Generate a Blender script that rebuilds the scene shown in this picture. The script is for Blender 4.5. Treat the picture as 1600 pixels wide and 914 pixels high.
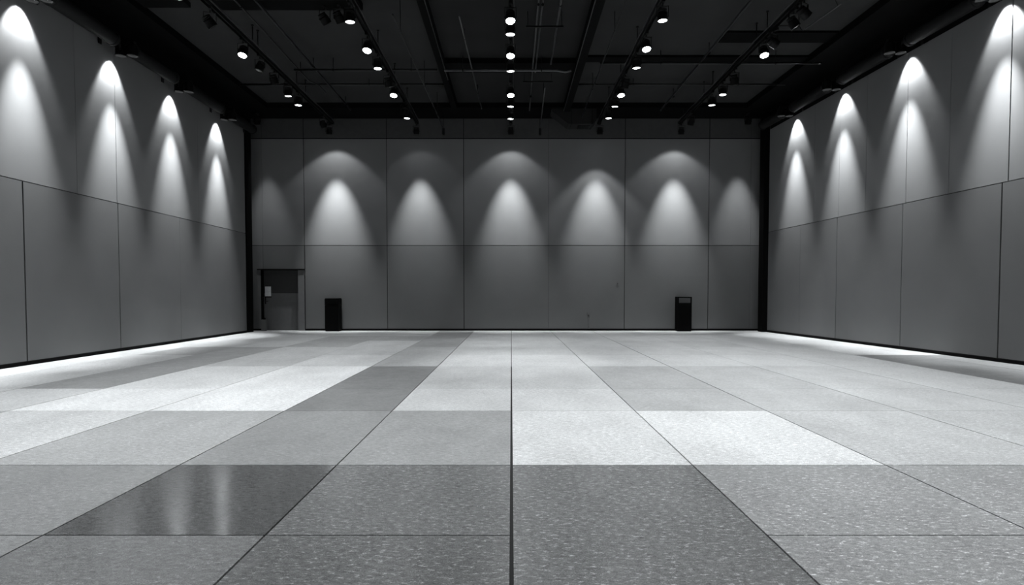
import bpy, bmesh, math, random
from mathutils import Vector, Matrix
random.seed(7)
for o in list(bpy.data.objects): bpy.data.objects.remove(o)
S = bpy.context.scene
C = S.collection
R = math.radians

# ---------------------------------------------------------------- camera
H = 1.3
cd = bpy.data.cameras.new('camera'); cam = bpy.data.objects.new('camera', cd); C.objects.link(cam)
cd.sensor_fit = 'HORIZONTAL'; cd.sensor_width = 36; cd.lens = 950/1600*36
cam.location = (0, 0, H); cam.rotation_euler = (R(90-2), 0, 0)
cd.shift_y = 36/1600; cd.shift_x = 1/1600
cd.clip_end = 200
S.camera = cam
# ---------------------------------------------------------------- world, exposure
w = bpy.data.worlds.new('world'); S.world = w; w.use_nodes = True
w.node_tree.nodes['Background'].inputs[0].default_value = (0.9, 0.97, 1, 1)
w.node_tree.nodes['Background'].inputs[1].default_value = 0.0
vs = S.view_settings
vs.view_transform = 'Standard'; vs.look = 'None'; vs.gamma = 1; vs.use_curve_mapping = False
vs.exposure = 0.0
# lamp powers (watts) and the tint of their light
TINT = (0.955, 0.985, 1.0)
P_DOWN = 220        # ceiling spotlights
P_NEAR = 440        # unseen spotlights added overhead to light the near floor
P_WASH_WIDE = 300    # side walls, wide beam
P_WASH_NARROW = 2800 # side walls, narrow beam
P_BACK_WIDE = 80
P_BACK_NARROW = 2500

# ---------------------------------------------------------------- materials
def mat(name, col, rough=0.6, metal=0.0, noise=0.0, nscale=8.0, spec=0.5, bump=0.0, bscale=40):
    m = bpy.data.materials.new(name); m.use_nodes = True
    nt = m.node_tree; b = nt.nodes['Principled BSDF']
    b.inputs['Roughness'].default_value = rough; b.inputs['Metallic'].default_value = metal
    b.inputs['Specular IOR Level'].default_value = spec
    c = (col, col*1.01, col*1.02) if not hasattr(col, '__len__') else col
    tc = nt.nodes.new('ShaderNodeTexCoord')
    n = nt.nodes.new('ShaderNodeTexNoise'); n.inputs['Scale'].default_value = nscale; n.inputs['Detail'].default_value = 5
    nt.links.new(tc.outputs['Object'], n.inputs['Vector'])
    mr = nt.nodes.new('ShaderNodeMapRange')
    mr.inputs['From Min'].default_value = 0.3; mr.inputs['From Max'].default_value = 0.7
    mr.inputs['To Min'].default_value = 1-noise; mr.inputs['To Max'].default_value = 1+noise
    nt.links.new(n.outputs['Fac'], mr.inputs['Value'])
    mx = nt.nodes.new('ShaderNodeVectorMath'); mx.operation = 'SCALE'
    mx.inputs[0].default_value = c; nt.links.new(mr.outputs['Result'], mx.inputs['Scale'])
    nt.links.new(mx.outputs['Vector'], b.inputs['Base Color'])
    if bump:
        n2 = nt.nodes.new('ShaderNodeTexNoise'); n2.inputs['Scale'].default_value = bscale; n2.inputs['Detail'].default_value = 4
        nt.links.new(tc.outputs['Object'], n2.inputs['Vector'])
        bp = nt.nodes.new('ShaderNodeBump'); bp.inputs['Strength'].default_value = bump; bp.inputs['Distance'].default_value = 0.01
        nt.links.new(n2.outputs['Fac'], bp.inputs['Height']); nt.links.new(bp.outputs['Normal'], b.inputs['Normal'])
    return m
def emit(name, strength):
    m = bpy.data.materials.new(name); m.use_nodes = True
    b = m.node_tree.nodes['Principled BSDF']
    b.inputs['Base Color'].default_value = (0.8, 0.8, 0.8, 1); b.inputs['Roughness'].default_value = 0.2
    b.inputs['Emission Color'].default_value = (*TINT, 1); b.inputs['Emission Strength'].default_value = strength
    return m
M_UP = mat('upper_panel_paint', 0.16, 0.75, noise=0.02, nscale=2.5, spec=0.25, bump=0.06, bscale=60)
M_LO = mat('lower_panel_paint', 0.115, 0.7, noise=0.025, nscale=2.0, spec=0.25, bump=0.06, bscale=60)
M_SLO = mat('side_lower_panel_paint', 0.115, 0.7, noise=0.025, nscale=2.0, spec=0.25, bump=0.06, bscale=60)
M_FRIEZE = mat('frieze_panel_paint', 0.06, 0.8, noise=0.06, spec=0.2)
M_GAP = mat('joint_black', 0.003, 0.9, spec=0.1)
M_BLACK = mat('matt_black_paint', 0.003, 0.8, noise=0.15, spec=0.05)
M_CEIL = mat('ceiling_slab_paint', 0.024, 0.85, noise=0.12, nscale=1.5, spec=0.2)
M_CEIL2 = mat('ceiling_trough_paint', 0.013, 0.85, noise=0.15, nscale=1.5, spec=0.2)
M_METAL = mat('black_powder_coat', 0.004, 0.55, noise=0.1, spec=0.2)
M_TUBE = mat('charcoal_tube_coat', 0.010, 0.65, noise=0.08, spec=0.12)
M_PIPE = mat('dark_steel_pipe', 0.015, 0.35, metal=0.6, noise=0.15)
M_DUCT = mat('duct_steel_black', 0.004, 0.6, noise=0.1)
M_GREY = mat('door_grey_paint', 0.11, 0.6, noise=0.05)
M_DGREY = mat('door_dark_panel', 0.022, 0.6, noise=0.05)
M_JAMB = mat('door_surround_paint', 0.105, 0.6, noise=0.05)
M_PAPER = mat('white_notice_paper', 0.85, 0.7, noise=0.03)
M_PRINT = mat('notice_print_grey', 0.45, 0.7)
M_BIN = mat('bin_black_plastic', 0.003, 0.6, noise=0.08, spec=0.04)
M_SCREEN = mat('bin_grey_hood', 0.13, 0.5, noise=0.05)
M_STEEL = mat('brushed_steel', 0.4, 0.35, metal=0.9)
M_LENS = emit('lit_lens', 14.0)
M_LENSHOT = emit('lit_lens_bright', 40.0)
M_LENSOFF = mat('unlit_lens', 0.12, 0.15, spec=0.6)

def floor_mat():
    m = bpy.data.materials.new('polished_stone_slab'); m.use_nodes = True
    nt = m.node_tree; L = nt.links; N = nt.nodes; b = N['Principled BSDF']
    at = N.new('ShaderNodeAttribute'); at.attribute_name = 'slab'
    sp = N.new('ShaderNodeSeparateColor'); L.new(at.outputs['Color'], sp.inputs[0])
    tc = N.new('ShaderNodeTexCoord')
    def noise(scale, detail, rough, sx=1, sy=1, rot=0):
        mp = N.new('ShaderNodeMapping'); mp.inputs['Scale'].default_value = (sx, sy, 1); mp.inputs['Rotation'].default_value = (0, 0, rot)
        L.new(tc.outputs['Object'], mp.inputs['Vector'])
        n = N.new('ShaderNodeTexNoise'); n.inputs['Scale'].default_value = scale; n.inputs['Detail'].default_value = detail
        n.inputs['Roughness'].default_value = rough; L.new(mp.outputs[0], n.inputs['Vector']); return n.outputs['Fac']
    def rng(v, a, b_, c, d):
        r = N.new('ShaderNodeMapRange'); L.new(v, r.inputs['Value'])
        for k, x in zip(('From Min', 'From Max', 'To Min', 'To Max'), (a, b_, c, d)): r.inputs[k].default_value = x
        return r.outputs['Result']
    def math_(op, a, b_):
        r = N.new('ShaderNodeMath'); r.operation = op
        for i, x in enumerate((a, b_)):
            if isinstance(x, (int, float)): r.inputs[i].default_value = x
            else: L.new(x, r.inputs[i])
        return r.outputs[0]
    cloud = rng(noise(1.6, 6, 0.6, 1, 0.5), 0.3, 0.7, 0.88, 1.12)
    grain = rng(noise(150, 2, 0.8), 0.3, 0.7, 0.6, 1.4)
    speck = rng(noise(26, 8, 0.85, .8, 1.2, .4), 0.3, 0.7, 0.5, 1.5)
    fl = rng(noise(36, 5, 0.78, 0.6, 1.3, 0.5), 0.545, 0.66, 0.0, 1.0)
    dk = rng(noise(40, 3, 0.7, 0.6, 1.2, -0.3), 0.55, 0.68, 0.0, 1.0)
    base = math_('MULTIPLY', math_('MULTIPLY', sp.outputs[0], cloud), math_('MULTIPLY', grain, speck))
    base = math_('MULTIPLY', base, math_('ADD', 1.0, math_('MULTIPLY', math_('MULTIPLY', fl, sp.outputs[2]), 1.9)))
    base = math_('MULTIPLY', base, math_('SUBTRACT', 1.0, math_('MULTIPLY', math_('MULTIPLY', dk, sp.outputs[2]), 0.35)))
    cc = N.new('ShaderNodeCombineColor')
    L.new(base, cc.inputs[0]); L.new(math_('MULTIPLY', base, 1.012), cc.inputs[1]); L.new(math_('MULTIPLY', base, 1.02), cc.inputs[2])
    L.new(cc.outputs[0], b.inputs['Base Color'])
    ro = math_('MULTIPLY', sp.outputs[1], rng(noise(5, 5, 0.6), 0.3, 0.7, 0.85, 1.2))
    L.new(ro, b.inputs['Roughness'])
    b.inputs['Specular IOR Level'].default_value = 0.65
    bp = N.new('ShaderNodeBump'); bp.inputs['Strength'].default_value = 0.05; bp.inputs['Distance'].default_value = 0.004
    L.new(noise(60, 3, 0.6), bp.inputs['Height']); L.new(bp.outputs['Normal'], b.inputs['Normal'])
    return m
M_FLOOR = floor_mat()
M_GROUT = mat('joint_grey', 0.012, 0.9)

# ---------------------------------------------------------------- helpers
def box(bm, x0, x1, y0, y1, z0, z1, mi=0, M=None):
    vs_ = [bm.verts.new((x, y, z)) for x in (x0, x1) for y in (y0, y1) for z in (z0, z1)]
    if M is not None:
        for v in vs_: v.co = M @ v.co
    fs = [(0,1,3,2),(4,6,7,5),(0,4,5,1),(2,3,7,6),(0,2,6,4),(1,5,7,3)]
    out = []
    for f in fs:
        fc = bm.faces.new([vs_[i] for i in f]); fc.material_index = mi; out.append(fc)
    return out
def lathe(bm, prof, seg=24, M=None, mi=0, smooth=True, capped=True):
    """prof: list of (r, z); revolved about Z"""
    M = M or Matrix()
    rings = []
    for r, z in prof:
        rings.append([bm.verts.new(M @ Vector((r*math.cos(2*math.pi*k/seg), r*math.sin(2*math.pi*k/seg), z))) for k in range(seg)])
    for a, b in zip(rings, rings[1:]):
        for k in range(seg):
            f = bm.faces.new((a[k], a[(k+1) % seg], b[(k+1) % seg], b[k])); f.smooth = smooth; f.material_index = mi
    if capped:
        for rr in (rings[0], rings[-1]):
            f = bm.faces.new(rr); f.material_index = mi
def tube(bm, pts, r, seg=12, mi=0):
    """round bar along a polyline"""
    pts = [Vector(p) for p in pts]; rings = []
    for i, p in enumerate(pts):
        d = (pts[min(i+1, len(pts)-1)] - pts[max(i-1, 0)]).normalized()
        q = d.to_track_quat('Z', 'Y')
        rings.append([bm.verts.new(p + q @ Vector((r*math.cos(2*math.pi*k/seg), r*math.sin(2*math.pi*k/seg), 0))) for k in range(seg)])
    for a, b in zip(rings, rings[1:]):
        for k in range(seg):
            f = bm.faces.new((a[k], a[(k+1) % seg], b[(k+1) % seg], b[k])); f.smooth = True; f.material_index = mi
    bm.faces.new(rings[0]); bm.faces.new(rings[-1])
def mesh(name, bm, mats):
    bmesh.ops.recalc_face_normals(bm, faces=bm.faces)
    me = bpy.data.meshes.new(name); bm.to_mesh(me); bm.free()
    for m in (mats if isinstance(mats, (list, tuple)) else [mats]): me.materials.append(m)
    return me
def link(name, data, parent=None, loc=(0,0,0), rot=(0,0,0)):
    o = bpy.data.objects.new(name, data); C.objects.link(o)
    o.location = loc; o.rotation_euler = rot
    if parent: o.parent = parent
    return o
def obj(name, bm, mats, parent=None, loc=(0,0,0), rot=(0,0,0)):
    return link(name, mesh(name, bm, mats), parent, loc, rot)
def tag(o, label, cat, group=None):
    o['label'] = label; o['category'] = cat
    if group: o['group'] = group
    return o
def thing(name, label, cat, loc=(0,0,0), rot=(0,0,0), group=None):
    return tag(link(name, None, None, loc, rot), label, cat, group)
def struct(name, bm, mats, label=None, parent=None, loc=(0,0,0), rot=(0,0,0)):
    o = obj(name, bm, mats, parent, loc, rot)
    if not parent: o['kind'] = 'structure'
    if label: o['label'] = label
    return o
def bevel(bm, w=0.006, seg=2):
    bmesh.ops.bevel(bm, geom=[e for e in bm.edges if e.calc_face_angle(0) > 0.6], offset=w, segments=seg, affect='EDGES', profile=0.5)

# ---------------------------------------------------------------- room dimensions
YB = 21.7                     # face of the far wall
YF = -4.0                     # wall behind the viewer
ZC = 7.66                     # ceiling
def XL(y): return -8.88 - 0.01*(y-10.5)
def XR(y): return 9.40 - 0.0612*(y-11.1)
ang_L = math.atan2(-0.01, 1); ang_R = math.atan2(-0.0612, 1)

# ---------------------------------------------------------------- floor
cols = [-9.6, -8.05, -6.80, -5.62, -4.05, -2.53, -1.33, 0.0, 1.38, 2.85, 4.39, 5.87, 7.36, 8.72, 11.0]
ZA, ZB2, ZCc, ZD, ZE, ZF, ZG, ZH, ZI = 3.24, 4.59, 6.75, 8.34, 10.95, 13.0, 15.0, 17.0, 18.9
rows = [YF, -2.2, -0.85, 0.5, 1.88, ZA, ZB2, ZCc, ZD, ZE, ZF, ZG, ZH, ZI, YB+0.35]
# slab tone by column and row, rows A to J from the viewer to the far wall
# col index: 4 = -4.05..-2.53, 5 = -2.53..-1.33, 6 = -1.33..0, 7 = 0..1.38, 8 = 1.38..2.85, 9 = 2.85..4.39
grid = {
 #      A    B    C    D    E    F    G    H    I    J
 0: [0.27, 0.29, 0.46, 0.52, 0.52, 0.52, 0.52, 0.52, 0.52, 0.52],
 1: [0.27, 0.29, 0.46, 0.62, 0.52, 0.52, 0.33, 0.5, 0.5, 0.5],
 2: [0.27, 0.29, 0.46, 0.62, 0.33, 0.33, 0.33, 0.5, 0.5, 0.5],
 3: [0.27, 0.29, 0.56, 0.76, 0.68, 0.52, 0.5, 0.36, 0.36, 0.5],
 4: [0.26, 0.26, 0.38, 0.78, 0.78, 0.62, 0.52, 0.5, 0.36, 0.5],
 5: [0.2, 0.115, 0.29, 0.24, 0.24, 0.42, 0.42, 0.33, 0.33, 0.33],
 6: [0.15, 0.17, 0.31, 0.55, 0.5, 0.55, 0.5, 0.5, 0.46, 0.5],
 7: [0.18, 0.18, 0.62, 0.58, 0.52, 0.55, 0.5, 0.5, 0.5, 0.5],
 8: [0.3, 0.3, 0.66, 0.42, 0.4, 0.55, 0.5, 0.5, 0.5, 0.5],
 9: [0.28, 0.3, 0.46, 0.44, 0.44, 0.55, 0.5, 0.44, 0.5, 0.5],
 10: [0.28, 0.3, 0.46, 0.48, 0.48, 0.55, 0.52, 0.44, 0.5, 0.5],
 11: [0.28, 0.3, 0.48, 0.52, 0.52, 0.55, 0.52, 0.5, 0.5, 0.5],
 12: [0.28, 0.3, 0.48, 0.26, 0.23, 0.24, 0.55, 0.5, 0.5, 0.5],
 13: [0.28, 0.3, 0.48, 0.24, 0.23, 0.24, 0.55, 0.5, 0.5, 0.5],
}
merge = {(7, 4): 2}           # the broad speckled slab runs through the first cross joint
bm = bmesh.new(); lay = bm.loops.layers.float_color.new('slab')
g = 0.006
for ci in range(len(cols)-1):
    skip = False
    ri = 0
    while ri < len(rows)-1:
        y0, y1 = rows[ri], rows[ri+1]; step = 1
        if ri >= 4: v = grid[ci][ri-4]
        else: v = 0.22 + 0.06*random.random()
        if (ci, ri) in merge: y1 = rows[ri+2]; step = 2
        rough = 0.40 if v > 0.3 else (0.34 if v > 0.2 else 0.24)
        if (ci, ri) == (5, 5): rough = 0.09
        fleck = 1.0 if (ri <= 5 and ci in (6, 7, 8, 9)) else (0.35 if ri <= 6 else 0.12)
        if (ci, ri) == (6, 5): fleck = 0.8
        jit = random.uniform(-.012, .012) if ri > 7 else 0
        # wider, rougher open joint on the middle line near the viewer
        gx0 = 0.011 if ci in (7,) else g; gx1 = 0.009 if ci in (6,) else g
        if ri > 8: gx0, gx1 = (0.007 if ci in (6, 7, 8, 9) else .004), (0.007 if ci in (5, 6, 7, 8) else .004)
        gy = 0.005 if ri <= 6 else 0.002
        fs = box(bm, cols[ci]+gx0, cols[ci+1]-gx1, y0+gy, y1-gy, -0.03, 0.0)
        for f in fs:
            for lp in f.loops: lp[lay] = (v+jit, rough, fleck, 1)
        ri += step
floor = struct('floor', bm, M_FLOOR, 'polished grey stone slab floor with dark joints')
bm = bmesh.new(); box(bm, -9.9, 11.0, YF-0.3, YB+0.6, -0.2, -0.012)
struct('floor_bed', bm, M_GROUT, parent=floor)

# ---------------------------------------------------------------- walls
def panel_wall(name, label, segs_lo, segs_up, zj, ztop, zfr, M, mats, gap=0.014, depth=0.06, ext=None):
    """panels in local coords: x along the wall, -y into the room; segs = seam positions"""
    bm = bmesh.new()
    def run(segs, z0, z1, mi):
        for (a, wa), (b, wb) in zip(segs, segs[1:]):
            box(bm, a+wa/2, b-wb/2, 0, depth, z0, z1, mi)
    run(segs_lo, 0.075, zj-gap/2, 1)
    run(segs_up, zj+gap/2, ztop-gap/2, 0)
    if zfr: run(segs_up, ztop+gap/2, zfr, 2)
    x0, x1 = ext or (segs_lo[0][0], segs_lo[-1][0])
    for f in box(bm, x0, x1, depth*0.5, depth+0.25, 0, ZC+0.3, 3): pass
    bm.transform(M)
    return struct(name, bm, mats, label)
# far wall : local x = world X
sx = lambda px: (px-799)*YB/950
W = 0.022
up = [(-9.22, .01), (sx(412), .007), (sx(477), W), (sx(605.5), W), (sx(725), W), (sx(857), .008), (sx(975.5), W), (sx(1106), W), (sx(1171), .006), (sx(1186), .03), (9.02, .01)]
Mb = Matrix.Translation((0, YB, 0))
DX0, DX1, DZ = sx(408), sx(476.5), 0.0228*(517-421)   # door opening
bm = bmesh.new()
gap = 0.02; dp = 0.06; zj = H + 76*YB/950; ztop = H + 241*YB/950; zfr = 7.62
for (a, wa), (b, wb) in zip(up, up[1:]):
    x0, x1 = a+wa/2, b-wb/2
    box(bm, x0, x1, 0, dp, zj+gap/2, ztop-.018, 0)
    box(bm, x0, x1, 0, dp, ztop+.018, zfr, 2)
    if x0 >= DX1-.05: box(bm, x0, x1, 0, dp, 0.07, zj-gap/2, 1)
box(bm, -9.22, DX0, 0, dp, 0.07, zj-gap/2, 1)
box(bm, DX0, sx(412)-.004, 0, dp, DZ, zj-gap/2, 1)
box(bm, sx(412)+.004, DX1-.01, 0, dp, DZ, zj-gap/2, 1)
# black backing with the door opening left free
box(bm, -9.6, DX0-.0, dp*.5, dp+.5, 0, ZC+.3, 3); box(bm, DX1, 9.6, dp*.5, dp+.5, 0, ZC+.3, 3)
box(bm, DX0, DX1, dp*.5, dp+.5, DZ+.0, ZC+.3, 3); box(bm, DX0, DX1, dp+.44, dp+.5, 0, DZ, 3)
bm.transform(Mb)
struct('wall_back', bm, [M_UP, M_LO, M_FRIEZE, M_GAP], 'far wall of large grey painted panels with dark joints')

def side_wall(name, label, side):
    bm = bmesh.new()
    if side < 0:
        lo = [YF, -1.7, .9, 3.45, 6.0, 8.57, 11.13, 13.85, 16.45, 20.62]
        upr = [YF, -1.7, .9, 3.45, 6.0, 8.57, 12.55, 13.83, 17.5, 20.62]
        th = {11.13: .018, 13.85: .016, 13.83: .010, 16.45: .007, 12.55: .006, 17.5: .003}
        zj_, zt = 3.36, 6.86; X = XL; s = -1
    else:
        lo = [YF, -1.3, 1.3, 3.9, 6.5, 9.1, 11.68, 14.37, 16.95, 18.85, 20.9]
        upr = [YF, -1.3, 1.3, 3.9, 6.5, 9.1, 11.55, 13.0, 14.28, 15.75, 16.9, 18.15, 20.9]
        th = {11.68: .018, 14.37: .012, 16.95: .012, 18.85: .004, 11.55: .014, 13.0: .006, 14.28: .008, 15.75: .006, 16.9: .006, 18.15: .005}
        zj_, zt = 3.43, 6.9; X = XR; s = 1
    def quadbox(y0, y1, z0, z1, d0, d1, mi):
        v = []
        for y in (y0, y1):
            for d in (d0, d1):
                for z in (z0, z1): v.append(bm.verts.new((X(y)+s*d, y, z)))
        for f in [(0,1,3,2),(4,6,7,5),(0,4,5,1),(2,3,7,6),(0,2,6,4),(1,5,7,3)]:
            bm.faces.new([v[i] for i in f]).material_index = mi
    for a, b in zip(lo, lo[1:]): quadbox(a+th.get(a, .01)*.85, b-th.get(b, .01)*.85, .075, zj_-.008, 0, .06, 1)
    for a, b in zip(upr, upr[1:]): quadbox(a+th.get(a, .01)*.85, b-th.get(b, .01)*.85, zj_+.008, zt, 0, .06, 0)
    quadbox(lo[0], lo[-1]-.02, 0, ZC+.3, .03, .33, 2)
    return struct(name, bm, [M_UP, M_SLO, M_GAP], label)
side_wall('wall_left', 'left wall of grey painted panels', -1)
side_wall('wall_right', 'right wall of grey painted panels', 1)
bm = bmesh.new()
for k in range(7):
    box(bm, -9.0+k*2.75, -9.0+k*2.75+2.735, -.06, 0, .07, 3.38, 1); box(bm, -9.0+k*2.75, -9.0+k*2.75+2.735, -.06, 0, 3.395, 6.88, 0)
box(bm, -9.6, 10.8, -.3, -.03, 0, ZC+.3, 2)
bm.transform(Matrix.Translation((0, YF, 0)))
struct('wall_front', bm, [M_UP, M_LO, M_GAP], 'grey panelled wall behind the viewer')

# black skirting
def skirt(name, pts, s):
    bm = bmesh.new(); v = []
    for (x, y), n in pts:
        v.append([bm.verts.new((x+n[0]*t, y+n[1]*t, z)) for t, z in ((0, 0), (.014, 0), (.014, .066), (0, .072))])
    for a, b in zip(v, v[1:]):
        for k in range(4): bm.faces.new((a[k], a[(k+1) % 4], b[(k+1) % 4], b[k]))
    bm.faces.new(v[0]); bm.faces.new(v[-1])
    struct(name, bm, M_BLACK, s)
skirt('baseboard_left', [((XL(YF+.02), YF+.02), (1, 0)), ((XL(20.6), 20.6), (1, 0))], 'black skirting of the left wall')
skirt('baseboard_right', [((XR(YF+.02), YF+.02), (-1, 0)), ((XR(20.88), 20.88), (-1, 0))], 'black skirting of the right wall')
skirt('baseboard_back', [((DX1, YB), (0, -1)), ((9.0, YB), (0, -1))], 'black skirting of the far wall')

# corner posts (black)
def post(name, x0, x1, y0, y1, lbl):
    bm = bmesh.new(); box(bm, x0, x1, y0, y1, 0, ZC)
    s_ = x1 if x0 < 0 else x0
    bevel(bm, .01, 2); struct(name, bm, M_BLACK, lbl)
post('trim_1', -9.32, -8.95, 20.66, 21.08, 'black steel corner post at the left end of the far wall')
post('trim_2', 8.64, 9.05, 20.93, 21.3, 'black steel corner post at the right end of the far wall')
bm = bmesh.new(); box(bm, -9.6, -9.22, 21.1, YB+.05, 0, ZC); struct('trim_3', bm, M_BLACK, 'dark wall return behind the left corner post')
bm = bmesh.new(); box(bm, 9.02, 9.4, 21.3, YB+.05, 0, ZC); struct('trim_4', bm, M_BLACK, 'dark wall return behind the right corner post')

# ---------------------------------------------------------------- ceiling and beams
bm = bmesh.new()
for x0, x1, mi in ((-9.6, -1.95, 0), (-1.95, 1.9, 1), (1.9, 10.9, 0)):
    box(bm, x0, x1, YF-.3, YB+.4, ZC, ZC+.25, mi)
struct('ceiling', bm, [M_CEIL, M_CEIL2], 'dark painted concrete ceiling')
tn = 5
def beam(x0, x1, y0, y1, z0, lbl, z1=None, m=M_BLACK, skew=0):
    global tn
    bm = bmesh.new(); box(bm, x0, x1, y0, y1, z0, z1 or ZC+.02)
    if skew:
        for v in bm.verts: v.co.x += skew*(v.co.y-y0)
    bevel(bm, .008, 1)
    struct('trim_%d' % tn, bm, m, lbl); tn += 1
beam(-9.5, 9.5, 20.42, YB+.02, 7.5, 'deep black beam along the top of the far wall')
beam(-9.3, -8.02, YF, 20.5, 7.48, 'black beam along the top of the left wall', skew=-.004)
beam(8.35, 10.9, YF, 20.5, 7.48, 'black beam along the top of the right wall', skew=-.022)
beam(-1.98, -1.80, YF, 20.45, 7.42, 'black downstand beam left of the middle track')
beam(1.74, 1.95, YF, 20.45, 7.38, 'black downstand beam right of the middle track')
beam(-8.0, -7.0, 13.05, 13.5, 7.55, 'short black cross beam beside the left wall beam')
beam(-6.35, -3.25, 13.05, 13.55, 7.52, 'black cross beam between the two left tracks')
beam(-1.85, 1.8, 16.6, 17.3, 7.52, 'black cross beam over the middle track')
beam(1.95, 8.1, 16.4, 16.75, 7.60, 'shallow dark cross beam on the right half of the ceiling')
beam(5.2, 7.9, 14.9, 15.5, 7.61, 'shallow dark ceiling rib above the right track')
beam(-8.0, -1.9, 9.6, 10.0, 7.5, 'black cross beam over the viewer on the left')
beam(1.9, 8.4, 9.6, 10.0, 7.5, 'black cross beam over the viewer on the right')

# ---------------------------------------------------------------- pipes and cables under the ceiling
def pipe(name, label, cat, pts, r, drops=(), m=M_PIPE, group='pipes and conduits under the ceiling', top=ZC):
    p0 = Vector(pts[0]); t = thing(name, label, cat, p0, group=group)
    bm = bmesh.new(); tube(bm, [Vector(p)-p0 for p in pts], r); obj('pipe_run', bm, m, t)
    for d in drops:
        d = Vector(d); bm = bmesh.new()
        tube(bm, [d-p0+Vector((0, 0, 0)), Vector((d.x, d.y, top+.01))-p0], .009, 8)
        lathe(bm, [(r+.008, -.015), (r+.008, .015)], 12, Matrix.Translation(d-p0) @ Matrix.Rotation(R(90), 4, 'X' if abs((Vector(pts[1])-p0).y) > abs((Vector(pts[1])-p0).x) else 'Y'))
        obj('pipe_hanger', bm, M_METAL, t)
pipe('sprinkler_pipe', 'dark pipe running back just outside the inner left track', 'pipe', [(-5.33, 6, 7.42), (-5.33, 20.4, 7.42)], .028, [(-5.33, y, 7.42) for y in (9, 12.8, 16.6, 19.8)])
pipe('electrical_conduit', 'thin dark conduit between outer left track and dark pipe', 'conduit', [(-5.78, 12.4, 7.45), (-5.78, 17.6, 7.4), (-5.6, 17.9, 7.38), (-5.6, 18.6, 7.38)], .02, [(-5.78, y, 7.43) for y in (13.2, 16.9)])
pipe('electrical_conduit', 'thin dark conduit between inner left track and middle beam', 'conduit', [(-2.42, 12.6, 7.0), (-2.36, 17.4, 6.98), (-2.32, 20.9, 6.96)], .018, [(-2.41, 13.4, 7.0), (-2.37, 16.8, 6.985), (-2.34, 19.4, 6.97)])
pipe('electrical_conduit', 'thin dark conduit right of the middle beam before inner right track', 'conduit', [(2.32, 11.2, 7.25), (2.34, 20.4, 7.18)], .016, [(2.325, 13.9, 7.23), (2.335, 17.7, 7.2)])
pipe('sprinkler_pipe', 'dark pipe running back between the two right tracks', 'pipe', [(5.0, 7.5, 7.4), (4.95, 20.4, 7.4)], .028, [(5.0, y, 7.4) for y in (9, 12.7, 15.6, 19)])
pipe('cross_pipe', 'dark cross pipe spanning the left half of the ceiling, nearer of two', 'pipe', [(-5.85, 16.6, 7.34), (-1.99, 16.6, 7.34)], .03, [(-4.8, 16.6, 7.34), (-2.7, 16.6, 7.34)])
pipe('cross_pipe', 'dark cross pipe spanning the left half of the ceiling, farther of two', 'pipe', [(-8.0, 18.2, 7.5), (-1.99, 18.2, 7.5)], .03, [(-6.7, 18.2, 7.5), (-4.2, 18.2, 7.5)])
pipe('cross_pipe', 'pale edged cross pipe over the middle track', 'pipe', [(-1.79, 16.45, 7.27), (1.2, 16.45, 7.27), (1.32, 16.45, 7.25), (1.45, 16.45, 7.23), (1.6, 16.45, 7.27)], .03, [(-1.3, 16.45, 7.26), (.8, 16.45, 7.26)], m=mat('worn_grey_pipe', .07, .45, noise=.2))
pipe('cross_pipe', 'dark cross pipe spanning the right half of the ceiling, nearer of two', 'pipe', [(2.3, 16.1, 7.33), (8.1, 16.1, 7.33)], .026, [(3.9, 16.1, 7.33), (6.9, 16.1, 7.33)])
pipe('cross_pipe', 'dark cross pipe spanning the right half of the ceiling, farther of two', 'pipe', [(1.96, 18.2, 7.5), (8.1, 18.2, 7.5)], .026, [(3.6, 18.2, 7.5), (6.7, 18.2, 7.5)])
pg = mat('galvanised_conduit', .06, .4, metal=.5, noise=.2)
pipe('electrical_conduit', 'grey conduit just right of the middle track, left one of a close pair', 'conduit', [(.56, 10, 7.44), (.58, 17.2, 7.42), (.6, 20.3, 7.36)], .02, [(.57, 13, 7.38), (.59, 18.8, 7.34)], m=pg)
pipe('electrical_conduit', 'grey conduit just right of the middle track, right one of a close pair', 'conduit', [(.66, 10, 7.44), (.66, 17.0, 7.42)], .02, [(.66, 13, 7.38)], m=pg)
pipe('electrical_conduit', 'short grey conduit left of the right downstand beam', 'conduit', [(1.02, 10, 7.38), (1.04, 16.25, 7.36)], .022, [(1.03, 13, 7.37)], m=pg)
pipe('electrical_conduit', 'grey conduit with a drop box reaching the far beam right of middle track', 'conduit', [(.96, 17.6, 7.2), (.98, 20.9, 6.98)], .018, [(.965, 18.4, 7.15)], m=pg)
pipe('electrical_conduit', 'thin conduit inside the middle bay beside the left downstand beam', 'conduit', [(-1.15, 13.6, 7.42), (-.98, 20.3, 7.42)], .018, [(-1.12, 14.8, 7.42), (-1.02, 18.7, 7.42)], m=pg)
pipe('electrical_conduit', 'pale conduit along the underside of the left downstand beam', 'conduit', [(-1.80, 6, 7.39), (-1.80, 17.5, 7.39)], .012, [], m=pg)
pipe('electrical_conduit', 'pale conduit along the underside of the right downstand beam', 'conduit', [(1.73, 6, 7.35), (1.73, 20.3, 7.35)], .012, [], m=pg)
# unistrut hangers crossing the conduit pair
for y, L_ in ((13.9, 'nearer'), (17.45, 'farther')):
    t = thing('conduit_bracket', 'black strut bracket carrying the middle bay conduits, ' + L_ + ' of two', 'bracket', (.75, y, 7.33), group='strut brackets in the middle bay')
    bm = bmesh.new(); box(bm, -.42, .42, -.02, .02, -.03, .005); obj('strut', bm, M_METAL, t)
    for s in (-.38, .38):
        bm = bmesh.new(); tube(bm, [(s, 0, -.03), (s, 0, ZC-7.33+.01)], .007, 8); obj('hanger_rod', bm, M_METAL, t)
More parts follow.
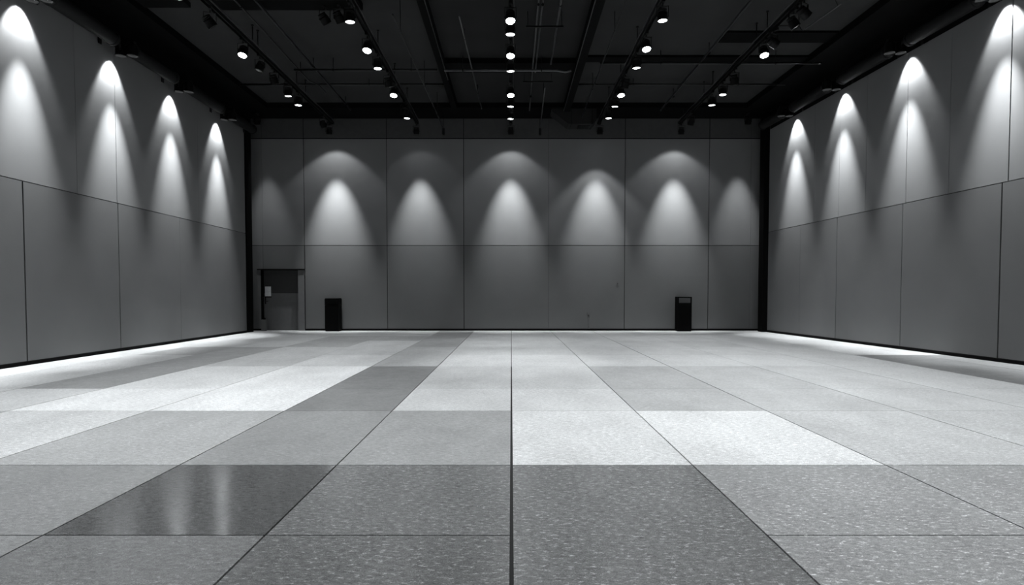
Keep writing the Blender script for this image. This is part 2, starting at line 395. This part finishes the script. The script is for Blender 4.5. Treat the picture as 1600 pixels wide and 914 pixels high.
# conduit drop box at the far end
for x, z, y, l in ((-2.32, 6.86, 20.98, 'small black sensor box at far end of left conduit'), (.98, 6.88, 21.08, 'small black sensor box at far end of middle bay conduit')):
    t = thing('sensor_box', l, 'sensor', (x, y, z), group='sensor boxes near the far wall')
    bm = bmesh.new(); box(bm, -.045, .045, -.045, .045, -.1, .1); bevel(bm, .012, 2); obj('case', bm, M_METAL, t)
    bm = bmesh.new(); lathe(bm, [(.03, -.125), (.038, -.1)], 16); obj('sensor_dome', bm, M_METAL, t)
    bm = bmesh.new(); tube(bm, [(0, .0, .09), (0, 0, 7.5-z+.01)], .01, 8); obj('drop_pipe', bm, M_METAL, t)
# air duct box
t = thing('air_duct', 'black sheet metal duct with chamfered end by the far wall', 'duct', (2.3, 20.9, 7.1))
bm = bmesh.new()
prof = [(-.95, .45), (-.95, .32), (-.38, -.1), (.44, -.1), (.55, .02), (.55, .45)]
a = [bm.verts.new((x, -.35, z)) for x, z in prof]; b = [bm.verts.new((x, .3, z)) for x, z in prof]
bm.faces.new(a); bm.faces.new(b)
for k in range(6): bm.faces.new((a[k], a[(k+1) % 6], b[(k+1) % 6], b[k]))
obj('duct_body', bm, M_DUCT, t)
bm = bmesh.new(); box(bm, -.06, .34, -.18, .15, -.125, -.1)
for k in range(6): box(bm, -.04+k*.06, -.01+k*.06, -.16, .13, -.13, -.12)
obj('duct_grille', bm, M_METAL, t)
for k in (-.3, .4):
    bm = bmesh.new(); box(bm, k-.015, k+.015, -.36, .31, -.108, .45); obj('duct_flange', bm, M_METAL, t)

# ---------------------------------------------------------------- spotlight meshes (shared by every copy)
def m_housing(r=.10, l=.22):
    bm = bmesh.new()
    lathe(bm, [(.03, .14), (r*.8, .138), (r*.92, .12), (r*.92, .11), (r*.8, .105), (r*.8, .095), (r*.92, .09), (r*.92, .08), (r*.8, .075), (r*.8, .065),
               (r*.95, .06), (r, .045), (r, -l+.145), (r*1.04, -l+.14), (r*1.04, -l+.125), (r*.95, -l+.122), (r*.90, -l+.145)], 28)
    return mesh('housing', bm, M_METAL)
def m_lens(r=.0945, z=-.080, m=M_LENS):
    bm = bmesh.new(); lathe(bm, [(r, z+.008), (r, z), (r*.7, z-.006), (r*.35, z-.009), (.004, z-.010)], 28); return mesh('lens', bm, m)
def m_yoke():
    bm = bmesh.new()
    box(bm, -.12, -.112, -.016, .016, -.02, .2); box(bm, .112, .12, -.016, .016, -.02, .2); box(bm, -.12, .12, -.016, .016, .192, .2)
    for s in (-1, 1): lathe(bm, [(.014, 0), (.014, .02)], 12, Matrix.Translation((s*.102, 0, 0)) @ Matrix.Rotation(R(90*s), 4, 'Y'))
    lathe(bm, [(.014, .195), (.014, .25)], 12)
    return mesh('yoke', bm, M_METAL)
def m_adaptor():
    bm = bmesh.new(); box(bm, -.028, .028, -.11, .11, .245, .30); bevel(bm, .006, 2)
    box(bm, .03, .04, -.02, .02, .255, .275); return mesh('adaptor', bm, M_METAL)
def m_driver():
    bm = bmesh.new(); box(bm, -.04, .04, -.17, .17, .30, .345); bevel(bm, .005, 1); return mesh('driver_box', bm, M_METAL)
MH, MY, MA = m_housing(), m_yoke(), m_adaptor()
ML, MLH, MLO = m_lens(), m_lens(m=M_LENSHOT), m_lens(m=M_LENSOFF)
MHs = m_housing(.1, .22)
lcache = {}
def spot_data(key, power, angle, blend, soft=.06):
    if key not in lcache:
        l = bpy.data.lights.new(key, 'SPOT'); l.energy = power; l.spot_size = R(angle); l.spot_blend = blend
        l.shadow_soft_size = soft; l.color = TINT; lcache[key] = l
    return lcache[key]
def spotlight(label, loc, aim, lens, lights, yaw=0, group='spotlights on the ceiling tracks', name='track_spotlight', housing=None):
    """loc: pivot of the head; aim: direction the head points"""
    t = thing(name, label, 'spotlight', loc, (0, 0, yaw), group)
    link('adaptor', MA, t); link('yoke', MY, t)
    a = Matrix.Rotation(-yaw, 3, 'Z') @ Vector(aim).normalized()
    q = (-a).to_track_quat('Z', 'Y')
    h = link('housing', housing or MH, t); h.rotation_mode = 'QUATERNION'; h.rotation_quaternion = q
    link('lens', lens, h)
    for key, pw, an, bl, d in lights:
        la = (Matrix.Rotation(-yaw, 3, 'Z') @ Vector(d).normalized())
        lo = bpy.data.objects.new('lamp', spot_data(key, pw, an, bl)); C.objects.link(lo); lo.parent = t
        lo.location = a*.135; lo.rotation_mode = 'QUATERNION'; lo.rotation_quaternion = la.to_track_quat('-Z', 'Y')
    return t

# ---------------------------------------------------------------- tracks
ZT = 7.12     # underside of the tracks; heads pivot 0.25 lower
tracks = {'outer left': -6.12, 'inner left': -3.22, 'middle': -.02, 'inner right': 3.0, 'outer right': 5.76}
rods = {'outer left': (9.5, 14.6, 14.9, 17.55, 18.3, 20.6), 'inner left': (9.5, 14.9, 17.0, 19.0, 20.7), 'middle': (9.5, 13.6, 15.9, 18.8, 20.7),
        'inner right': (9.5, 14.7, 16.9, 18.9, 20.7), 'outer right': (9.5, 13.9, 14.5, 17.6, 18.4, 20.6)}
for nm, x in tracks.items():
    t = thing('lighting_track', 'long black lighting track, the ' + nm + ' one of five', 'lighting track', (x, 5.0, ZT), group='lighting tracks')
    bm = bmesh.new()
    L_ = 21.02-5.0
    for a, b, c, d in ((-.055, -.040, 0, .075), (.040, .055, 0, .075), (-.055, .055, .06, .075)): box(bm, a, b, 0, L_, c, d)
    obj('rail', bm, M_METAL, t)
    bm = bmesh.new(); box(bm, -.058, .058, L_, L_+.02, -.004, .08); obj('end_cap', bm, M_METAL, t)
    bm = bmesh.new()
    pts = [(.07*math.copysign(1, -x+.001), k*.35, .095+.012*math.sin(k*1.7)) for k in range(int(L_/.35)+1)]
    tube(bm, pts, .011, 8); obj('supply_cable', bm, pg, t)
    for y in rods[nm]:
        bm = bmesh.new(); tube(bm, [(0, y-5, .07), (0, y-5, ZC-ZT+.01)], .012, 8)
        lathe(bm, [(.035, ZC-ZT-.03), (.035, ZC-ZT+.005)], 16, Matrix.Translation((0, y-5, 0))); obj('hanger_rod', bm, M_METAL, t)
ordn = ['first', 'second', 'third', 'fourth', 'fifth', 'sixth', 'seventh', 'eighth', 'ninth', 'tenth']
def zy(py, z): return (z-H)*950/(460-py)
lampz = ZT-.37
spots = {   # image row of each lit lens in the photograph turned into a distance along its track; h = aimed towards the viewer and dazzling
 'outer left': [(3, 'n'), (92, 'h'), (153, 'n'), (167, 'n')],
 'inner left': [(40, 'n'), (85, 'h'), (111, 'n'), (153, 'h'), (187, 'n')],
 'middle': [(0, 'h'), (40, 'h'), (59, 'n'), (93, 'h'), (115, 'n'), (153, 'h'), (169, 'n'), (188, 'n')],
 'inner right': [(38, 'n'), (83, 'h'), (110, 'n'), (153, 'h'), (169, 'n'), (187, 'n')],
 'outer right': [(92, 'h'), (151, 'n'), (167, 'n')],
}
for nm, x in tracks.items():
    lst = spots[nm]
    ys = [(zy(py, lampz), k) for py, k in lst]
    n = len(ys)
    for i, (y, k) in enumerate(reversed(ys)):
        if k == 'h': aim = (0.03*random.uniform(-1, 1), -.40, -1); lens = MLH
        else: aim = (random.uniform(-.05, .05), random.uniform(-.05, .05), -1); lens = ML
        spotlight('lit %s spotlight on the %s track, %s forward of its end spotlight' % ('dazzling' if k == 'h' else 'downward', nm, ordn[i]),
                  (x, y, ZT-.305), aim, lens, [('downlight_middle_strong', P_DOWN*2.2, 38, .7, (0, .02, -1)) if nm == 'middle' and k == 'h' else
                   ('downlight_middle', P_DOWN*.5, 70, .9, (0, -.05, -1)) if nm == 'middle' else
                   ('downlight_right', P_DOWN*1.35, 80, .9, (.12, -.12, -1)) if nm == 'outer right' else
                   ('downlight', P_DOWN, 80, .9, (aim[0], -.05, -1))])
    for y in {'middle': (3.4, 5.9, 8.4), 'outer left': (2.2, 4.6, 6.9, 9.2), 'inner left': (2.2, 4.6, 6.9, 9.2),
              'inner right': (2.2, 4.6, 6.9, 9.2, 10.8), 'outer right': (2.2, 4.6, 6.9, 9.0, 10.7)}[nm]:  # unseen heads added to light the near floor and the right side
        spotlight('black spotlight added on the %s track, overhead above the top edge of the view' % nm, (x, y, ZT-.305), (0, 0, -1), ML,
                  [('added_near_downlight', P_NEAR, 84, .9, (0, 0, -1))])
# wall washing heads at the far ends of the tracks
bk = {'outer left': (1.0, 1.0), 'inner left': (.12, .6), 'middle': (.85, .80), 'inner right': (.35, .72), 'outer right': (1.0, .85)}
def back_beams(tagn, kw, kn, tw=R(22), tn_=R(12.5)):
    kang = 100
    if tagn == 'inner_right': tw, kang, kw = R(2), 82, 2.2
    return [('back_wide_'+tagn, P_BACK_WIDE*kw, kang, .35, (0, math.sin(tw), -math.cos(tw))),
            ('back_narrow_'+tagn, P_BACK_NARROW*kn, 43, 1.0, (0, math.sin(tn_), -math.cos(tn_)))]
for nm, x in tracks.items():
    kw, kn = bk[nm]
    spotlight('black spotlight at the far end of the %s track washing the far wall' % nm, (x-(.06 if x < -5 else 0), 20.82, ZT-.305), (0, .2, -1), ML, back_beams(nm.replace(' ', '_'), kw, kn),
              group='wall washing spotlights at the track ends')
for x, l, k in ((-8.62, 'left', .16), (8.02, 'right', .38)):
    spotlight('small black spotlight under the far beam beside the %s corner' % l, (x, 20.82, 7.15), (0, .2, -1), MLO,
              [('corner_narrow_'+l, P_BACK_NARROW*k, 36, 1.0, (0, .2, -1))], group='corner spotlights under the far beam')
# unlit heads
def off(label, loc, aim, yaw=0): return spotlight(label, loc, aim, MLO, [], yaw, 'unlit spotlights', housing=MHs)
off('unlit black spotlight on the outer left track nearest the viewer', (-6.12, 12.55, ZT-.305), (.5, .5, -.8), .4)
off('unlit black spotlight beside a dazzling lamp on the outer left track', (-6.12, 15.0, ZT-.305), (-.25, -.2, -1))
off('unlit black spotlight beyond the dazzling lamp on the outer left track', (-6.12, 15.9, ZT-.305), (.2, .3, -1))
off('unlit black spotlight on the outer left track before the last rods', (-6.12, 20.0, ZT-.305), (.2, .3, -1))
off('unlit black spotlight in the middle stretch of the inner left track', (-3.22, 16.1, ZT-.305), (.2, .4, -1))
off('unlit black spotlight near the far end of the inner left track', (-3.22, 18.55, ZT-.305), (-.2, .3, -1))
off('unlit black spotlight in the middle stretch of the inner right track', (3.0, 16.2, ZT-.305), (-.2, .4, -1))
off('large unlit tilted spotlight on the outer right track nearest the viewer', (5.76, 12.15, ZT-.305), (.9, .2, -.7), .6)
off('unlit black spotlight beside the large tilted one on the outer right track', (5.76, 12.6, ZT-.305), (.5, -.1, -.9), .2)
off('unlit black spotlight just before the dazzling lamp on the outer right track', (5.76, 13.55, ZT-.305), (.9, .1, -.5), .5)
off('unlit black spotlight beyond the dazzling lamp on the outer right track', (5.76, 15.9, ZT-.305), (.3, .3, -1))
off('unlit black spotlight near the far end of the outer right track', (5.76, 19.7, ZT-.305), (-.2, .3, -1))
off('unlit spotlight fixed under the cross beam between the left tracks', (-4.05, 13.42, 7.26), (.45, .5, -.75))
off('unlit spotlight fixed to the ceiling close to the inner left track', (-3.72, 13.35, 7.26), (.3, .5, -.75))
# aiming bar and cables over the outer right track
t = thing('stirrup_bar', 'pale edged steel outrigger bar beside the outer right track', 'bar', (6.42, 12.05, 6.95))
bm = bmesh.new(); tube(bm, [(0, 0, 0), (-.03, 1.4, .12)], .014, 8); obj('bar', bm, pg, t)
for y in (.1, 1.5):
    bm = bmesh.new(); tube(bm, [(-.02*y, y, .085*y), (-.12, y, .235), (-.59, y, .235)], .011, 8); obj('bar_bracket', bm, M_METAL, t)

# ---------------------------------------------------------------- side wall tubes and washers
def m_washer_head(s):
    bm = bmesh.new()
    lathe(bm, [(.05, .14), (.095, .13), (.112, .09), (.112, -.09), (.118, -.095), (.118, -.115), (.106, -.118), (.102, -.10), (.098, -.03)], 28)
    return mesh('washer_head', bm, M_METAL)
WH = {s: m_washer_head(s) for s in (-1, 1)}
def m_wlens():
    bm = bmesh.new(); lathe(bm, [(.095, -.040), (.095, -.05), (.05, -.056), (.004, -.057)], 28); return mesh('lens', bm, M_LENS)
WL = m_wlens()
def m_wbracket(s):
    bm = bmesh.new()
    box(bm, min(-s*.26, s*.12), max(-s*.26, s*.12), -.05, .05, .13, .2); box(bm, min(0, -s*-.34), max(0, s*.34), -.02, .02, .17, .2)
    box(bm, s*.33-.01, s*.33+.01, -.07, .07, .1, .27)
    lathe(bm, [(.02, 0), (.02, .16)], 12, Matrix.Translation((0, -.13, .03))); box(bm, -.02, .02, -.15, -.12, -.02, .03)
    return mesh('bracket', bm, M_METAL)
WB = {s: m_wbracket(s) for s in (-1, 1)}
def m_collar():
    bm = bmesh.new(); lathe(bm, [(.152, -.03), (.158, -.02), (.158, .02), (.152, .03)], 28, Matrix.Rotation(R(90), 4, 'X')); return mesh('collar', bm, M_TUBE)
CO = m_collar()
def washers(side, ys, X, zt, words, zoff):
    s = -1 if side == 'left' else 1
    for i, y in enumerate(ys):
        x = X(y) - s*.30
        inframe = y > 10  # nearer washers are unseen, added at the same spacing to light the floor
        lab = ('black wall washer on the %s wall tube, %s from the far corner' % (side, ordn[len(ys)-1-i])) if inframe else 'unseen black wall washer added on the %s wall tube beside or behind the viewer' % side
        t = thing('wall_washer', lab, 'wall light', (x, y, zt), group='%s wall washers' % side)
        for off_, hn in ((0.06, 'wall_side_head'), (-.20, 'room_side_head')):
            hd = link('washer_head', WH[s], t, (s*off_, 0, 0)); link('lens', WL, hd)
        link('bracket', WB[s], t)
        def L(key, pw, an, bl, tau, off_):
            lo = bpy.data.objects.new('lamp', spot_data(key, pw, an, bl, .035)); C.objects.link(lo); lo.parent = t
            lo.location = (s*off_, 0, -.125); lo.rotation_mode = 'QUATERNION'
            lo.rotation_quaternion = Vector((s*math.sin(tau), 0, -math.cos(tau))).to_track_quat('-Z', 'Y')
        L('wash_wide', P_WASH_WIDE, 78, .45, R(26), .06); L('wash_narrow', P_WASH_NARROW, 40, 1.0, R(6.5), -.20)
    # tube segments between the washers
    for i, (a, b) in enumerate(zip(ys, ys[1:]+[20.7 if side == 'left' else 20.9])):
        y0, y1 = a+.30, b-.30 if i < len(ys)-1 else b-.05
        if y1-y0 < .3: continue
        xa, xb = X(y0)-s*.29, X(y1)-s*.29
        lab = 'dark steel tube along the top of the %s wall, %s segment from the far corner' % (side, ordn[len(ys)-1-i])
        t = thing('wall_tube', lab, 'tube', (xa, y0, zoff), group='%s wall tube segments' % side)
        bm = bmesh.new(); L_ = math.hypot(xb-xa, y1-y0)
        rot = math.atan2(-(xb-xa), y1-y0)
        Mx = Matrix.Rotation(rot, 4, 'Z') @ Matrix.Rotation(R(-90), 4, 'X')
        lathe(bm, [(.05, 0), (.135, 0), (.145, .012), (.145, L_-.012), (.135, L_), (.05, L_)], 32, Mx)
        obj('tube', bm, M_TUBE, t)
        for f in (.04, .96):
            link('collar', CO, t, ((xb-xa)*f, (y1-y0)*f, 0), (0, 0, rot))
            bm = bmesh.new(); box(bm, min(0, s*.26), max(0, s*.26), -.02, .02, -.02, .02)
            box(bm, s*.255, s*.275, -.05, .05, -.12, .12)
            obj('wall_bracket', bm, M_METAL, t, ((xb-xa)*f, (y1-y0)*f, 0))
YL = [1.3, 3.75, 6.2, 8.65, 11.15, 13.7, 16.1, 18.65]
YR = [1.65, 4.15, 6.65, 9.15, 11.66, 14.2, 16.7, 19.15]
washers('left', YL, XL, 6.70, '', 6.83)
washers('right', YR, XR, 6.96, '', 7.02)

# ---------------------------------------------------------------- door and its surround
yd = YB+.20
d = link('door_1', None, None, ((DX0+DX1)/2, yd, 0)); d['kind'] = 'structure'; d['label'] = 'grey door set back in a dark recess at the left of the far wall'
cx = (DX0+DX1)/2
lx0, lx1 = DX0+.03-cx, sx(466)-cx
def part(name, bm, m, p=d, **k): return obj(name, bm, m, p, **k)
bm = bmesh.new(); box(bm, lx0, lx1, 0, .05, .012, 1.34); leaf = part('door_leaf', bm, M_GREY)
bm = bmesh.new(); box(bm, lx0, lx1, -.004, .05, 1.345, DZ-.03); part('door_upper_panel', bm, M_DGREY)
bm = bmesh.new(); box(bm, lx0, lx1, .051, .1, 0, DZ); part('door_backing', bm, M_GAP)
bm = bmesh.new(); box(bm, DX0-cx-.0, lx0, -.20, .05, 0, DZ); box(bm, DX0-cx, DX1-cx, -.20, .05, DZ-.03, DZ); part('door_jamb', bm, M_BLACK)
bm = bmesh.new(); box(bm, lx1, DX1-cx-.012, -.20, .05, 0.0, DZ-.03); bevel(bm, .006, 1); part('door_side_panel', bm, M_JAMB)
bm = bmesh.new(); box(bm, DX0-cx-.12, DX1-cx+.01, -.235, -.19, DZ-.022, DZ+.012); part('door_head', bm, M_BLACK)
bm = bmesh.new(); box(bm, lx0+.03, lx0+.07, -.012, 0, .95, 1.2); tube(bm, [(lx0+.05, -.01, 1.05), (lx0+.05, -.06, 1.05), (lx0+.17, -.06, 1.05)], .011, 8); part('door_handle', bm, M_METAL, leaf)
bm = bmesh.new(); box(bm, lx1-.16, lx1-.13, -.006, 0, .02, 1.33); part('door_bead', bm, M_JAMB, leaf)
# notice on the door
nx = lambda px: (px-799)*yd/950
t = thing('paper_notice', 'white sheet of paper hanging at the left edge of the grey door', 'notice', (nx(419.5), yd-.03, H+(460-455.5)*yd/950))
bm = bmesh.new(); box(bm, -.105, .105, 0, .012, -.175, .175); obj('sheet', bm, M_PAPER, t)
bm = bmesh.new()
for k in range(6): box(bm, -.075, .075 - .03*(k % 3), -.002, 0, .12-k*.045, .127-k*.045)
obj('printed_lines', bm, M_PRINT, t)
bm = bmesh.new(); box(bm, -.12, .12, -.004, .018, -.215, -.175); obj('clip_rail', bm, M_METAL, t)
# floor pedestal by the door with stem
t = thing('door_stop_post', 'small grey bollard with a thin black stem in the door recess', 'bollard', (nx(416.2)+.03, YB-.075, 0))
bm = bmesh.new(); box(bm, -.09, .07, -.06, .06, 0, .40); bevel(bm, .01, 2); obj('base', bm, M_SLO, t)
bm = bmesh.new(); lathe(bm, [(.045, .40), (.05, .42), (.045, .45), (.02, .47)], 16); obj('cap', bm, M_BLACK, t)
bm = bmesh.new(); tube(bm, [(0-.02, 0, .46), (-.03, .0, 1.2)], .017, 10); obj('stem', bm, M_BLACK, t)

# ---------------------------------------------------------------- bins
def bin_(label, px0, px1, h, hood):
    s = (YB-.2)/950; x0, x1 = (px0-799)*s, (px1-799)*s; w_ = (x1-x0)/2
    t = thing('litter_bin', label, 'bin', ((x0+x1)/2, YB-.24, 0), group='tall litter bins against the far wall')
    bm = bmesh.new(); box(bm, -w_+.01, w_-.01, -.17, .17, 0.0, .04); obj('plinth', bm, M_BLACK, t)
    bm = bmesh.new()
    if hood:
        box(bm, -w_, w_, -.19, .19, .04, h-.22); bevel(bm, .012, 2); obj('body', bm, M_BIN, t)
        bm = bmesh.new()
        box(bm, -w_, -w_+.035, -.19, .19, h-.22, h-.0); box(bm, w_-.035, w_, -.19, .19, h-.22, h); box(bm, -w_+.035, w_-.035, -.19, .19, h-.035, h); bevel(bm, .01, 2)
        obj('hood_frame', bm, M_BIN, t)
        bm = bmesh.new(); box(bm, -w_+.037, w_-.037, -.15, .17, h-.215, h-.04); obj('hood_opening', bm, M_SCREEN, t)
    else:
        box(bm, -w_, w_, -.19, .19, .04, h-.24); bevel(bm, .012, 2); obj('body', bm, M_BIN, t)
        bm = bmesh.new(); box(bm, -w_-.004, w_+.004, -.194, .194, h-.235, h-.02); bevel(bm, .012, 2); obj('lid', bm, M_BIN, t)
        bm = bmesh.new(); box(bm, -w_*.7, w_*.7, -.199, -.19, h-.17, h-.08); obj('lid_flap', bm, M_BIN, t)
        bm = bmesh.new(); box(bm, -w_+.01, w_-.01, -.18, .18, h-.02, h); obj('top_tray', bm, M_BLACK, t)
bin_('tall black litter bin with closed lid right of the door', 510.5, 532, 1.16, False)
bin_('tall black litter bin with grey hood opening under the right scallops', 1056.5, 1078, 1.21, True)

# ---------------------------------------------------------------- small fittings on the far wall
t = thing('key_switch', 'tiny dark key switch on the far wall panel', 'switch', (sx(964.5), YB, H+(460-443.5)*YB/950))
bm = bmesh.new(); box(bm, -.03, .03, -.012, 0, -.06, .06); bevel(bm, .004, 1); obj('plate', bm, M_SLO, t)
bm = bmesh.new(); lathe(bm, [(.014, 0), (.014, .02)], 12, Matrix.Translation((.008, 0, .01)) @ Matrix.Rotation(R(90), 4, 'X')); obj('key_barrel', bm, M_BLACK, t)
t = thing('wall_conduit', 'short grey conduit with outlet box low on the far wall', 'conduit', (sx(920), YB, .07))
bm = bmesh.new(); tube(bm, [(0, -.012, 0), (0, -.012, .52)], .011, 10); obj('pipe_run', bm, M_JAMB, t)
bm = bmesh.new(); box(bm, -.06, .03, -.03, 0, .5, .59); bevel(bm, .005, 1); obj('outlet_box', bm, M_LO, t)
